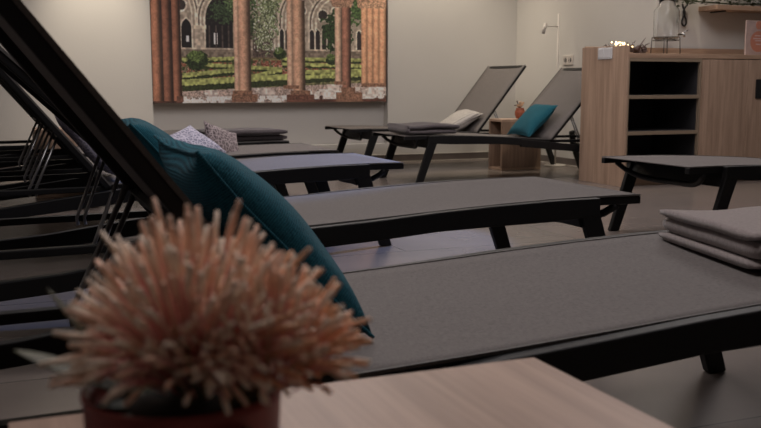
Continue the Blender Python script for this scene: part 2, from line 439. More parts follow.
    blob(117, 12, 11, 28, (112, 126, 82), .6, 1.1); blob(112, 36, 9, 18, (122, 130, 92), .6, 1.1); put((np.abs(u - 114) < 12) & (v < 54) & (n2 > .84), (226, 226, 200), .05)
    blob(184, 34, 15, 17, (40, 62, 30), .6, .9); blob(204, 14, 10, 12, (66, 96, 44), .6, 1)
    # path in front
    edge = 92 - (u - 30) * 0.045
    put(v > edge, (168, 142, 130), .35, n2); put((v > edge) & (n20 > .6), (196, 176, 166), .25, n4)
    put((v > 97 - (u - 30) * .01) & (n8 + .3 * n2 > .45) & (u > 25), (222, 208, 200), .15, n2)
    put((v > 96) & (u > 150) & (n8 + .3 * n2 < .6), (96, 58, 46), .3); put((v > 99.5) & (u > 138), (92, 52, 40), .3)
    put((v > 88) & (u > 200) & (v < 99) & (n8 > .3), (212, 198, 190), .15)
    put((v > 90) & (u > 146) & (u < 196) & (v < 98) & (n8 > .4), (214, 200, 192), .15)
    # columns
    def column(x0, x1, top, base, lt, dk):
        t = np.clip((u - x0) / (x1 - x0), 0, 1); sh = (.42 + .80 * np.sin(PI * np.clip(t * .9 + .22, 0, 1)))
        m_ = (u > x0) & (u < x1) & (v < base) & (v > top)
        k = (sh * (1 + .16 * (n8 - .5) + .22 * (n2 - .5)))[..., None]
        img[m_] = ((np.array(lt) * .6 + np.array(dk) * .4) / 255 * k)[m_]
    R1, R2 = (176, 116, 84), (126, 78, 58)
    put((u < 29.5), (78, 42, 30), .3)
    column(0, 10, -50, 101, (150, 88, 60), R2); column(10, 20, -50, 101, (120, 66, 46), R2); column(20, 29, -50, 101, (134, 76, 52), R2)
    put((np.abs(u - 27) < 3.4) & (v > 96) & (v < 102), (110, 68, 52))
    put((np.abs(u - 10.3) < .6) | (np.abs(u - 20) < .7), (52, 26, 20), .2)
    LT = (222, 180, 148)
    column(82, 89, -50, 94, LT, R2); column(86.5, 99, -50, 96, (210, 160, 126), R2)
    column(135, 143, 2, 88, LT, R2); column(141, 153, 4, 92, (214, 166, 130), R2)
    put((np.abs(u - 142) < 13 - np.clip(v + 2, 0, 10) * .3) & (v > -14) & (v < 3), (178, 134, 104), .35, n2)
    column(183, 191, 10, 84, LT, (120, 80, 62)); column(190, 199, 8, 90, (150, 92, 72), R2)
    put((np.abs(u - 190) < 13 - np.clip(v, 0, 9) * .4) & (v > -20) & (v < 10), (160, 116, 90), .35, n2)
    for a in (210, 216, 222, 228): column(a - 1, a + 7.5, 8, 86, (214, 150, 108), (150, 96, 66))
    put((u > 206 - np.clip(12 - v, 0, 12) * .1) & (v < 10) & (v > -50), (176, 128, 96), .4, n2)
    for cx, hw, t0, b0 in ((90, 10, 91, 95), (92, 13, 94.5, 102.5), (139, 8, 86, 90), (148, 10, 91, 96), (148, 14, 95, 103), (188, 6, 82, 86), (196, 7, 88, 94), (197, 13, 93, 103), (222, 13, 84, 88)):
        put((np.abs(u - cx) < hw) & (v > t0) & (v < b0), (140, 94, 70) if t0 < 95 else (112, 66, 50), .3, n2)
    return np.clip(img, 0, 1)

def make_picture():
    W, H = 468, 306
    x0, x1 = 1.296, 3.470
    z0 = 0.575; z1 = z0 + (x1 - x0) * H / W
    yf = YB - 0.045
    root = thing('canvas_print', 'large printed canvas of a cloister garden seen between stone columns, on the back wall', 'picture', ((x0 + x1) / 2, YB + .10, z0))
    lx = (x1 - x0) / 2; hz = z1 - z0
    img = picture_pixels(W, H)
    lum = img.mean(2, keepdims=True); img = np.clip((.72 * img + .28 * lum) * 1.24 - .01, 0, 1)
    lin = np.where(img <= .04045, img / 12.92, ((img + .055) / 1.055) ** 2.4) * 0.85 + .008
    gx, gz = np.meshgrid(np.linspace(-lx, lx, W + 1), np.linspace(hz, 0, H + 1))
    verts = np.stack([gx.ravel(), np.full(gx.size, -0.1102), gz.ravel()], 1)
    idx = np.arange((W + 1) * (H + 1)).reshape(H + 1, W + 1)
    faces = np.stack([idx[:-1, :-1], idx[1:, :-1], idx[1:, 1:], idx[:-1, 1:]], -1).reshape(-1, 4)
    me = bpy.data.meshes.new('printed_face')
    me.vertices.add(len(verts)); me.vertices.foreach_set('co', verts.ravel())
    me.loops.add(faces.size); me.loops.foreach_set('vertex_index', faces.ravel().astype(np.int32))
    me.polygons.add(len(faces)); me.polygons.foreach_set('loop_start', (np.arange(len(faces)) * 4).astype(np.int32))
    me.update(calc_edges=True)
    at = me.color_attributes.new('Col', 'FLOAT_COLOR', 'CORNER')
    c = np.ones((len(faces), 4, 4), np.float32); c[:, :, :3] = lin.reshape(-1, 1, 3)
    at.data.foreach_set('color', c.ravel())
    link('printed_face', me, 'pic', root)
    bm = bmesh.new(); box(bm, -lx, lx, -0.110, -0.001, 0, hz)
    finish('stretcher', bm, 'canvas_edge', root)
make_picture()

# ------------------------------------------------------------------ sun loungers
WID = 0.68
HW = WID / 2
SH = 1.32                      # hinge distance from the foot end
def interp(x, P):
    for (a, b), (c, d) in zip(P, P[1:]):
        if x <= c:
            t = max(0, (x - a) / (c - a)); t2 = t
            return b + (d - b) * t2
    return P[-1][1]
TOP = [(0, .380), (.15, .381), (.35, .378), (.55, .371), (.75, .361), (.95, .349), (1.1, .340), (1.32, .330), (1.45, .328), (2.0, .322)]
BEAM_TOP = [(.18, .380), (.35, .379), (.55, .372), (.75, .362), (.95, .348), (1.05, .338), (1.3, .312), (1.72, .258), (1.96, .236)]
BEAM_BOT = [(.18, .322), (.36, .312), (.55, .309), (.75, .304), (.95, .289), (1.05, .278), (1.3, .252), (1.72, .209), (1.96, .187)]

def make_lounger(angle_deg, label, SH=1.32, L=.78, tail=.68, cat='sun lounger', group='sun loungers'):
    dS = SH - 1.32
    def top(x): return interp(x if x < .9 else .9 + (x - .9) * (1.32 - .9) / (SH - .9) if x < SH else x - dS, TOP)
    root = thing('sun_lounger', label, cat, group=group)
    th = math.radians(angle_deg)
    # seat rails: thin, run the whole length
    for sgn in (-1, 1):
        bm = bmesh.new()
        xs = [0, .05, .15, .35, .55, .75, .95, 1.1, SH, SH + .28, SH + tail + .05]
        y0, y1 = sorted((sgn * (HW - .044), sgn * (HW - .016)))
        prism(bm, ([(x, top(x) - .004) for x in xs], [(x, top(x) - (.030 if x < 1.2 else .026)) for x in xs]), y0, y1)
        finish('side_rail', bm, 'black', root, bevel=.003)
    # seat sling
    bm = bmesh.new()
    nx, ny = 30, 14
    g = []
    for i in range(nx + 1):
        x = .004 + (SH - .012) * i / nx
        row = []
        for j in range(ny + 1):
            q = -1 + 2 * j / ny
            row.append(bm.verts.new((x, q * (HW - .013), top(x) + .001 - .010 * (1 - q ** 4) * min(1, i / 3, (nx - i) / 3))))
        g.append(row)
    for i in range(nx):
        for j in range(ny): bm.faces.new((g[i][j], g[i + 1][j], g[i + 1][j + 1], g[i][j + 1]))
    o = finish('seat_sling', bm, 'sling', root, smooth=True)
    s = o.modifiers.new('solid', 'SOLIDIFY'); s.thickness = .004; s.offset = -1
    for sgn in (-1, 1):       # stitched hem wrapped round the rail
        bm = bmesh.new()
        y0, y1 = sorted((sgn * (HW - .018), sgn * (HW - .012)))
        xs = [.006 + (SH - .02) * i / 16 for i in range(17)]
        prism(bm, ([(x, top(x) + .0025) for x in xs], [(x, top(x) - .003) for x in xs]), y0, y1)
        finish('sling_hem', bm, 'hem', o)
    # leg beams with gusset and feet
    for sgn in (-1, 1):
        bm = bmesh.new()
        y0, y1 = sorted((sgn * (HW - .013), sgn * (HW + .018)))
        xs = [b[0] for b in BEAM_TOP]
        xs = [.18, .27, .36, .55, .75, .95, 1.05, 1.15, 1.3, 1.5, 1.72, 1.34 + tail]
        kx = lambda x: x if x < 1 else x + dS
        prism(bm, ([(kx(x), interp(x, BEAM_TOP)) for x in xs], [(kx(x), interp(x, BEAM_BOT)) for x in xs]), y0, y1)
        finish('leg_beam', bm, 'black', root, bevel=.004)
        bm = bmesh.new()      # front leg, leans out towards the foot
        prism(bm, ([(.19, .366), (.072, .004), (.080, .0)], [(.262, .366), (.128, .004), (.120, .0)]), y0 + .002, y1 - .002)
        finish('leg', bm, 'black', root, bevel=.004)
        bm = bmesh.new()      # rear leg, rounded rubber end
        q = SH + tail
        prism(bm, ([(q - .02, .350), (q - .005, .24), (q + .075, .03), (q + .09, .004)], [(q + .03, .362), (q + .05, .24), (q + .13, .045), (q + .125, .008)]), y0 - .001, y1 + .001)
        finish('leg', bm, 'plastic', root, bevel=.012)
    # deep cross plate joining the tops of the front legs
    bm = bmesh.new()
    prism(bm, ([(.200, .352), (.178, .285)], [(.262, .352), (.240, .285)]), -HW, HW)
    finish('cross_plate', bm, 'black', root, bevel=.004)
    # cross bars; the one at the foot sags
    bm = bmesh.new()
    pts = []
    for k in range(17):
        q = -1 + 2 * k / 16
        pts.append((.09 + .09 * (1 - q * q), q * (HW - .02), .350 - .072 * (1 - q ** 4)))
    tube(bm, pts, [.013] * 17, 8)
    finish('foot_bar', bm, 'black', root, smooth=True)
    bm = bmesh.new()
    tube(bm, [(SH + tail + .02, -HW, .235), (SH + tail + .02, HW, .235)], .014, 10)
    finish('cross_bar', bm, 'black', root, smooth=True)
    bm = bmesh.new(); box(bm, SH + tail + .02, SH + tail + .045, -HW + .02, HW - .02, .296, .318)
    finish('end_bar', bm, 'black', root, bevel=.003)
    # backrest
    ux, uz = math.cos(th), math.sin(th)
    nxv, nzv = -uz, ux                   # front normal (towards the sitter)
    hz = .322
    def bp(a, y, n=0): return (SH + a * ux + n * nxv, y, hz + a * uz + n * nzv)
    def bbar(a0, a1, y0, y1, n0, n1):
        bm = bmesh.new()
        vs = [bm.verts.new(bp(a, y, n)) for a in (a0, a1) for y in (y0, y1) for n in (n0, n1)]
        for f in ((0, 1, 3, 2), (4, 6, 7, 5), (0, 4, 5, 1), (2, 3, 7, 6), (0, 2, 6, 4), (1, 5, 7, 3)): bm.faces.new([vs[i] for i in f])
        return bm
    fr = finish('backrest_frame', bbar(L - .03, L, -HW + .004, HW - .004, -.017, .006), 'black', root, bevel=.003)
    for sgn in (-1, 1):
        y0, y1 = sorted((sgn * (HW - .036), sgn * (HW - .001)))
        finish('backrest_rail', bbar(0, L, y0, y1, -.017, .006), 'black', fr, bevel=.004)
    finish('brace', bbar(.26, .285, -HW + .03, HW - .03, -.018, -.004), 'black', fr, bevel=.002)
    bm = bmesh.new()
    g = []
    for i in range(21):
        a = .004 + (L - .008) * i / 20
        g.append([bm.verts.new(bp(a, (-1 + 2 * j / 10) * (HW + .001), .009 - .008 * (1 - (-1 + 2 * j / 10) ** 4))) for j in range(11)])
    for i in range(20):
        for j in range(10): bm.faces.new((g[i][j], g[i + 1][j], g[i + 1][j + 1], g[i][j + 1]))
    o = finish('backrest_sling', bm, 'sling', root, smooth=True)
    s = o.modifiers.new('solid', 'SOLIDIFY'); s.thickness = .004; s.offset = 1
    for sgn in (-1, 1):
        y0, y1 = sorted((sgn * (HW - .004), sgn * (HW + .002)))
        finish('sling_hem', bbar(.004, L, y0, y1, .004, .0115), 'hem', o)
    # prop stays
    if angle_deg > 15:
        for sgn in (-1, 1):
            for off in (0, .032):
                bm = bmesh.new()
                y = sgn * (HW - .056 - off * 0.25)
                a = bp(.28 + off * .7, y, -.015); b_ = (SH + .285 + off * .75, y, .315)
                tube(bm, [a, b_, (b_[0] - .004, y, .292)], .0055, 8)
                finish('prop_stay', bm, 'rod', root, smooth=True)
    else:
        for sgn in (-1, 1):
            bm = bmesh.new()
            y = sgn * (HW - .05)
            tube(bm, [(SH + .24, y, .296), (SH + .48, y, .294)], .0055, 8)
            finish('prop_stay', bm, 'rod', root, smooth=True)
    return root

def place(o, x, y, rz): o.location = (x, y, 0); o.rotation_euler = (0, 0, rz)
lA = make_lounger(52, 'nearest black-framed grey sun lounger, with the folded taupe blanket and the biggest teal cushion', 1.38)
place(lA, 1.805, 1.205 + HW, PI)
lB = make_lounger(43.8, 'grey sun lounger second from the camera, its bare seat stretching across the middle', 1.42, .84); place(lB, 1.962, 2.535 + HW, PI)
lD = make_lounger(50.5, 'third sun lounger from the camera, seat tinted blue by the light'); place(lD, 1.75, 4.0 + HW, PI)
def again(src, label, x, y, rz, stays=True):
    c = dup_tree(src)
    for ch in list(c.children):
        if not stays and ch.name.startswith('prop_stay'): bpy.data.objects.remove(ch)
    c['label'] = label; place(c, x, y, rz); return c
again(lD, 'sun lounger behind the blue-tinted one, holding the patterned lavender cushion', 1.75, 4.89 + HW, PI)
again(lD, 'bare sun lounger second from the wall under the picture, foot end in view', 1.75, 5.83 + HW, PI, False)
again(lD, 'sun lounger nearest the wall under the picture, mostly hidden behind the dark blanket', 1.75, 6.95 + HW, PI, False)
lE = make_lounger(48, 'sun lounger with raised back and small teal cushion, right of centre', 1.22, .78, .63); place(lE, 2.75, 6.28 + HW, 0); lE.scale = (1, 1, .965)
lF = make_lounger(52, 'raised sun lounger closest to the back wall with the cream ribbed cushion', 1.18); place(lF, 2.75, 7.42 + HW, 0); lF.scale = (1, 1, .965)
again(lE, 'sun lounger at the right edge whose foot end stands before the sideboard', 2.80, 3.30 + HW, 0).scale = (1, 1, 1)

# ------------------------------------------------------------------ cushions
def cushion(name, label, m, center, xdir, ydir, w, h, t, group=None, dent=0.0, seed=1, pinch=0.10):
    """square cushion; local x (width) -> xdir, local y (height) -> ydir, z thickness"""
    bm = bmesh.new(); n = 22
    grid = {}
    for sd in (1, -1):
        for i in range(n + 1):
            for j in range(n + 1):
                u = -1 + 2 * i / n; v = -1 + 2 * j / n
                if sd == -1 and (i in (0, n) or j in (0, n)):
                    grid[sd, i, j] = grid[1, i, j]; continue
                px = u * (1 - pinch * (1 - v * v) * abs(u) ** 3); py = v * (1 - pinch * (1 - u * u) * abs(v) ** 3)
                z = ((1 - u ** 2) * (1 - v ** 2)) ** .42
                z *= 1 + .16 * noise.noise(Vector((u * 1.6, v * 1.6, seed * 3.1 + sd)))
                if dent and sd == 1: z -= dent * math.exp(-((u) ** 2 / .12 + (v - .85) ** 2 / .3))
                wv = .05 * noise.noise(Vector((u * 1.3, v * 1.3, seed)))
                grid[sd, i, j] = bm.verts.new((px * w / 2, py * h / 2, (sd * z * t / 2) + wv * w * .4))
    for sd in (1, -1):
        for i in range(n):
            for j in range(n):
                f = [grid[sd, i, j], grid[sd, i + 1, j], grid[sd, i + 1, j + 1], grid[sd, i, j + 1]]
                bm.faces.new(f if sd == 1 else f[::-1])
    root = finish(name, bm, m, smooth=True)
    X = Vector(xdir).normalized(); Y = Vector(ydir); Y = (Y - X * Y.dot(X)).normalized(); Zv = X.cross(Y)
    root.matrix_world = Matrix.Translation(Vector(center)) @ Matrix((X, Y, Zv)).transposed().to_4x4()
    bm = bmesh.new(); loop = []
    per = [(i, 0) for i in range(n)] + [(n, j) for j in range(n)] + [(n - i, n) for i in range(n)] + [(0, n - j) for j in range(n)]
    for i, j in per:
        u = -1 + 2 * i / n; v = -1 + 2 * j / n
        px = u * (1 - pinch * (1 - v * v) * abs(u) ** 3); py = v * (1 - pinch * (1 - u * u) * abs(v) ** 3)
        loop.append((px * w / 2, py * h / 2, .05 * noise.noise(Vector((u * 1.3, v * 1.3, seed))) * w * .4))
    tube(bm, loop + [loop[0]], .0035, 6, cap=False)
    finish('seam', bm, m, root, smooth=True)
    tag(root, label, 'cushion', group)
    return root
def back_dirs(angle, heads_left=True):
    th = math.radians(angle)
    return Vector((-math.cos(th) if heads_left else math.cos(th), 0, math.sin(th)))
# big teal on the nearest lounger: near side edge runs from (.26,.647) to (.53,.36)
cushion('cushion', 'large teal knitted cushion, nearest the camera behind the pink flowers', 'teal', (.408, 1.56, .492), (0, 1, .02), (-.27, 0, .300), .37, .41, .13, seed=2)
cushion('cushion', 'teal cushion half hidden behind the nearest lounger rail, left of the largest one', 'teal', (.475, 2.86, .495), (0, 1, 0), (-.27, 0, .29), .44, .38, .14, seed=4)
cushion('cushion', 'blue patterned cushion seen through the frame of the nearest lounger back', 'lavender', (.375, 4.28, .505), (0, 1, 0), back_dirs(50.5), .44, .40, .11, seed=5)
cushion('cushion', 'lavender zigzag cushion with one corner pointing up, beside the dark blanket', 'lavender', (.98, 5.12, .405), (.75, .6, .25), (-.25, .5, .40), .30, .26, .10, seed=6)
cushion('cushion', 'brown-grey patterned cushion leaning just right of the lavender one', 'brownpat', (1.19, 5.28, .40), (.8, .5, -.30), (.25, .5, .50), .26, .22, .08, seed=9)
cushion('cushion', 'small teal cushion leaning on the raised back of the lounger by the wooden table', 'teal', (3.99, 6.60, .455), (.10, 1, .0), (.72, 0, .72), .40, .34, .12, seed=7)
cushion('cushion', 'cream ribbed cushion on the lounger nearest the back wall', 'cream', (3.88, 7.72, .40), (.15, 1, .05), (.80, 0, .42), .40, .40, .13, seed=8)

# ------------------------------------------------------------------ folded blankets
def blanket(label, m, loc, rz, w, d, layers, t, seed=0, curl=0.01, group='folded blankets'):
    """one cloth folded back and forth: serpentine section in (x,z), extruded along y"""
    path = []
    R = t * .52
    for k in range(layers):
        z = t * (k + .5)
        ins = .012 * ((k * 7 + seed) % 3)
        xs = [(-w / 2 + ins) + (w - 2 * ins) * i / 14 for i in range(15)]
        if k % 2: xs = xs[::-1]
        for x in xs: path.append((x, z))
        if k < layers - 1:
            sx = 1 if k % 2 == 0 else -1
            xe = path[-1][0]
            for a in (-60, -20, 20, 60): path.append((xe + sx * R * math.cos(math.radians(a)), z + t / 2 + R * math.sin(math.radians(a))))
    bm = bmesh.new(); ny = 16
    half = t * .47
    rows = []
    for j in range(ny + 1):
        y = -d / 2 + d * j / ny
        e = abs(2 * j / ny - 1)
        ring_o, ring_i = [], []
        for i, (x, z) in enumerate(path):
            a = path[max(i - 1, 0)]; b = path[min(i + 1, len(path) - 1)]
            tx, tz = b[0] - a[0], b[1] - a[1]; l = math.hypot(tx, tz) or 1
            nx_, nz_ = -tz / l, tx / l
            wob = .5 * t * noise.noise(Vector((x * 5, y * 5, seed + .3))) * (z / t / layers)
            yy = y * (1 + .05 * noise.noise(Vector((x * 4, z * 18, seed)))) + .01 * noise.noise(Vector((x * 9, z * 30, seed * 2)))
            rnd = half * (1 - .55 * max(0, e - .85) / .15)
            sk = .03 * noise.noise(Vector((z * 14, 0, seed)))
            ring_o.append(bm.verts.new((x + sk + nx_ * rnd, yy, max(.0005, z + wob + nz_ * rnd))))
            ring_i.append(bm.verts.new((x + sk - nx_ * rnd, yy, max(.0005, z + wob - nz_ * rnd))))
        rows.append(ring_o + ring_i[::-1])
    m_ = len(rows[0])
    for j in range(ny):
        for i in range(m_): bm.faces.new((rows[j][i], rows[j][(i + 1) % m_], rows[j + 1][(i + 1) % m_], rows[j + 1][i]))
    for rw in (rows[0], rows[-1]):
        h = m_ // 2
        for i in range(h - 1): bm.faces.new((rw[i], rw[i + 1], rw[m_ - 2 - i], rw[m_ - 1 - i]))
    o = finish('blanket', bm, m, smooth=True)
    o.location = loc; o.rotation_euler = (0, 0, rz)
    return tag(o, label, 'blanket', group)
blanket('folded taupe fleece blanket on the nearest lounger, at the right edge', 'blanket', (1.61, 1.57, .376), math.radians(-13), .42, .42, 4, .019, seed=3)
blanket('dark grey folded blanket lying below the picture, right of the patterned cushions', 'blanket_dark', (1.50, 6.12, .381), math.radians(90), .44, .52, 2, .034, seed=5)
blanket('dark folded blanket on the foot end of the lounger with the small teal cushion', 'blanket_dark', (3.03, 6.60, .368), math.radians(180), .42, .40, 2, .036, seed=8)

# ------------------------------------------------------------------ oak cube tables
def side_table(label, x0, x1, y0, y1, h, m, open_side, pm='oak', rot=0):
    cx, cy = (x0 + x1) / 2, (y0 + y1) / 2
    r = thing('side_table', label, 'table', (cx, cy, 0), rot, 'oak side tables')
    a, b = (x1 - x0) / 2, (y1 - y0) / 2; t = .022
    bm = bmesh.new(); box(bm, -a, a, -b, b, h - t, h); finish('table_top', bm, m, r, bevel=.0015)
    bm = bmesh.new(); box(bm, -a, a, -b, b, 0, t); finish('bottom_panel', bm, 'oak_x', r, bevel=.0015)
    if open_side == 'x':     # open towards -x: panels front and back
        for s in (-1, 1):
            bm = bmesh.new(); y0_, y1_ = sorted((s * b, s * (b - t))); box(bm, -a, a, y0_, y1_, t, h - t); finish('side_panel', bm, pm, r, bevel=.0015)
        bm = bmesh.new(); box(bm, a - t, a, -b + t, b - t, t, h - t); finish('back_panel', bm, pm, r)
    else:
        for s in (-1, 1):
            bm = bmesh.new(); x0_, x1_ = sorted((s * a, s * (a - t))); box(bm, x0_, x1_, -b, b, t, h - t); finish('side_panel', bm, pm, r, bevel=.0015)
        bm = bmesh.new(); box(bm, -a + t, a - t, b - t, b, t, h - t); finish('back_panel', bm, pm, r)
    return r
side_table('pale oak side table in the foreground carrying the pink flower pot', -.001, .525, .38, .854, .45, 'oak_table', 'y')
side_table('open oak cube table between the two raised loungers by the corner', 4.03, 4.42, 7.15, 7.385, .44, 'oak', 'x', 'oak_shaded')
side_table('oak box table at the far left behind the lounger frames', .245, .64, 6.55, 6.88, .448, 'oak', 'y', 'oak', PI)

# ------------------------------------------------------------------ flower pot in the foreground
def strand_mesh(center, radius_fn, count, seed):
    rnd = random.Random(seed)
    bm = bmesh.new(); lay = bm.loops.layers.float_color.new('Col')
    base = Vector(center)
    for k in range(count):
        # direction on a wide dome
        el = rnd.uniform(.02, 1.0) ; az = rnd.uniform(0, 2 * PI)
        ce = math.sqrt(max(0, 1 - el * el)) * .87; el_ = el * 1.12 + .03
        d = Vector((ce * math.cos(az), ce * math.sin(az), el_))
        ln = radius_fn(d) * rnd.uniform(.78, 1.05)
        start = base + Vector((d.x * .022, d.y * .022, -.01 + .018 * el + rnd.uniform(-.006, .006)))
        pts = []
        curl = Vector((rnd.uniform(-1, 1), rnd.uniform(-1, 1), rnd.uniform(.1, 1.1))) * .12 * ln
        for i in range(7):
            t = i / 6
            p = start + d * ln * t + curl * t * t + Vector((0, 0, ln * .16 * math.sin(PI * t) * (1 - max(0, el))))
            pts.append(p)
        r0 = .00088
        rs = [r0 * .8, r0 * .85, r0 * .85, r0 * .85, r0 * .95, r0 * 1.9, r0 * 1.5]
        nf = len(bm.faces)
        tube(bm, pts, rs, 6)
        bm.faces.ensure_lookup_table()
        q = rnd.random()
        if q < .32: c0, c1 = (.66, .26, .25), (.84, .50, .44)
        elif q < .68: c0, c1 = (.66, .40, .30), (.88, .62, .52)
        elif q < .86: c0, c1 = (.44, .32, .16), (.80, .60, .44)
        else: c0, c1 = (.66, .16, .17), (.78, .34, .30)
        tip = (.90, .72, .58) if rnd.random() < .6 else (.82, .52, .38)
        if d.x * .92 - d.y * .37 > .55 and rnd.random() < .6: c1 = (.82, .42, .24); tip = (.88, .50, .30)
        fcs = bm.faces[nf:]
        for fi, f in enumerate(fcs):
            for lp in f.loops:
                i = min(range(7), key=lambda a: (pts[a] - lp.vert.co).length_squared)
                t = i / 6
                c = [c0[m_] * (1 - t) + c1[m_] * t for m_ in range(3)] if i < 5 else tip
                lp[lay] = (*[min(1, x * 1.12) for x in c], 1)
    return bm
PX, PY = .094, .533
pot = thing('flower_pot', 'terracotta red pot of pink and peach pincushion flowers in the foreground, out of focus', 'potted plant', (PX, PY, .45))
bm = bmesh.new()
lathe(bm, [(.040, 0), (.046, .004), (.0535, .06), (.0560, .112), (.0570, .117), (.0545, .118), (.0525, .112), (.050, .10), (.0, .099)][:-1], 48)
finish('pot', bm, 'terracotta', pot, smooth=True)
bm = bmesh.new(); lathe(bm, [(.045, .096), (.0495, .104), (.02, .108), (.001, .109)], 32); finish('soil', bm, 'soil', pot, smooth=True)
Rv = Vector((math.cos(YAW), -math.sin(YAW), 0))
def rad(d): return .082
for i, (off, up, n, r) in enumerate(((Rv * .008, .130, 420, .068), (Rv * .048 + Vector((.0, -.004, 0)), .132, 280, .044), (Rv * -.006 + Vector((.01, .02, 0)), .132, 150, .050))):
    bm = strand_mesh(off + Vector((0, 0, up)), (lambda d, r=r: r), n, 11 + i)
    fh = finish('flower_head', bm, 'strand', pot, smooth=True)
    bm = bmesh.new(); tube(bm, [(off.x * .4, off.y * .4, .10), off + Vector((0, 0, up - .012))], [.004, .009], 8)
    finish('flower_stem', bm, 'olive', fh, smooth=True)
def leaf(base, direc, length, width, m, parent, droop=.2, name='leaf'):
    bm = bmesh.new(); D = Vector(direc).normalized(); Sd = D.cross(Vector((0, 0, 1))).normalized(); U = Sd.cross(D)
    rows = []
    for i in range(11):
        t = i / 10; wv = width * math.sin(PI * min(1, t * .93 + .07)) ** .8 * .5
        c = Vector(base) + D * length * t + Vector((0, 0, -droop * length * t * t))
        rows.append([bm.verts.new(c + Sd * wv * q + U * (-.15 * wv * (1 - abs(q)))) for q in (-1, -.5, 0, .5, 1)])
    for i in range(10):
        for j in range(4): bm.faces.new((rows[i][j], rows[i][j + 1], rows[i + 1][j + 1], rows[i + 1][j]))
    o = finish(name, bm, m, parent, smooth=True)
    s = o.modifiers.new('solid', 'SOLIDIFY'); s.thickness = .0008
    return o
leaf(-Rv * .030 + Vector((0, 0, .112)), -Rv + Vector((0, 0, .52)), .075, .022, 'olive', pot, .1)
leaf(-Rv * .030 + Vector((0, 0, .112)), -Rv * .7 + Vector((0, 0, 1.1)), .085, .012, 'olive', pot, .1)
leaf(Rv * .012 + Vector((-.01, -.038, .108)), Rv * .8 + Vector((0, -.25, .15)), .034, .022, 'leaf', pot, .3)
leaf(Rv * .0 + Vector((-.01, -.03, .106)), Vector((-.2, -1, .35)), .030, .018, 'leaf', pot, .5)
for k in range(9):
    a = k * .7
    leaf((.02 * math.cos(a), .02 * math.sin(a), .104), (math.cos(a), math.sin(a), .35), .036, .014, 'leaf', pot, .3)

# ------------------------------------------------------------------ small plant on the oak cube table
v = thing('dried_flower_vase', 'rust red vase of dried flowers on the oak cube table by the corner', 'vase', (4.255, 7.24, .44))
bm = bmesh.new(); lathe(bm, [(.022, 0), (.036, .01), (.045, .04), (.043, .068), (.034, .085), (.037, .094), (.031, .094), (.028, .085)], 28); finish('vase', bm, 'redpot', v, smooth=True)
bm = bmesh.new(); rr = random.Random(4)
for k in range(26):
    a = rr.uniform(0, 2 * PI); s_ = rr.uniform(.005, .04); h_ = rr.uniform(.11, .15)
    tube(bm, [(0, 0, .08), (s_ * .5 * math.cos(a), s_ * .5 * math.sin(a), h_ * .85), (s_ * math.cos(a), s_ * math.sin(a), h_)], [.002, .002, .007], 6)
finish('dried_flowers', bm, 'dried', v, smooth=True)
bm = bmesh.new()
tube(bm, [(0, 0, .08), (-.035, 0, .12), (-.055, 0, .115)], [.003, .003, .006], 6); tube(bm, [(0, 0, .08), (-.025, .0, .13), (-.03, 0, .155)], [.003, .003, .008], 6)
finish('twig', bm, 'twig', v, smooth=True)

# ------------------------------------------------------------------ reading floor lamp
LXp, LYp = 4.725, 7.40
fl = thing('floor_lamp', 'slim pale metal floor lamp with a small tilted spot head in the corner', 'lamp', (LXp, LYp, 0))
bm = bmesh.new(); lathe(bm, [(.10, 0), (.10, .010), (.097, .014), (.01, .014)], 40); finish('base', bm, 'lamp', fl, bevel=.002)
bm = bmesh.new(); tube(bm, [(0, 0, .012), (0, 0, 1.36)], .0085, 12); finish('pole', bm, 'lamp', fl, smooth=True)
bm = bmesh.new(); tube(bm, [(-.006, 0, 1.250), (-.125, .02, 1.250)], .0055, 10); finish('arm', bm, 'lamp', fl, smooth=True)
bm = bmesh.new(); tube(bm, [(-.120, .02, 1.274), (-.145, .015, 1.190)], .0145, 16); h = finish('lamp_head', bm, 'lamp', fl, smooth=True)
bm = bmesh.new(); tube(bm, [(-.1445, .015, 1.192), (-.1462, .0148, 1.186)], .0125, 16); finish('lens', bm, 'hole', h)
bm = bmesh.new(); tube(bm, [(.012, .0, .30), (.05, .06, .6), (.04, .05, .9), (.012, 0, 1.0)], .002, 6); finish('cable', bm, 'lamp', fl)

# double wall socket, switches
so = thing('wall_socket', 'double power socket on the side wall beside the floor lamp pole', 'socket', (XS, 7.46, .955))
bm = bmesh.new(); box(bm, -.010, 0, -.082, .082, -.044, .044); finish('socket_plate', bm, 'socket', so, bevel=.003)
for yy in (-.038, .038):
    bm = bmesh.new(); tube(bm, [(-.0115, yy, 0), (-.0095, yy, 0)], .022, 20); oo = finish('socket_well', bm, 'hole', so)
    bm = bmesh.new(); box(bm, -.014, -.0112, yy - .005, yy + .005, -.02, .02); finish('earth_clip', bm, 'socket', oo)

# ------------------------------------------------------------------ sideboard
CX0, CY0, CY1 = 4.19, 5.66, 6.22
sb = thing('sideboard', 'long oak sideboard with a black open shelf bay, at the right', 'sideboard', (CX0, CY0, 0))
def part(name, m, x0, x1, y0, y1, z0, z1, parent=sb, bevel=.0015, label=None):
    bm = bmesh.new(); box(bm, x0, x1, y0, y1, z0, z1); o = finish(name, bm, m, parent, bevel=bevel)
    if label: o['label'] = label
    return o
D = CY1 - CY0
part('side_panel', 'oak', 0, .020, 0, D, 0, 1.013)
part('worktop', 'oak_x', .020, 3.2, .004, D - .02, .925, .958)
part('upstand', 'oak_x', .020, 3.2, D - .02, D, .925, 1.022)
part('plinth', 'oak_x', .020, 3.2, .075, .095, 0, .075)
part('bottom_panel', 'edge', .020, 3.2, .006, D - .02, .075, .095)
part('back_panel', 'inside', 0.020, .665, D - .03, D - .02, .095, .925, bevel=0, label='black laminate back of the open bay')
part('divider', 'edge', .020, .032, .006, D - .03, .095, .925); part('divider', 'edge', .656, .670, .006, D - .03, .095, .925)
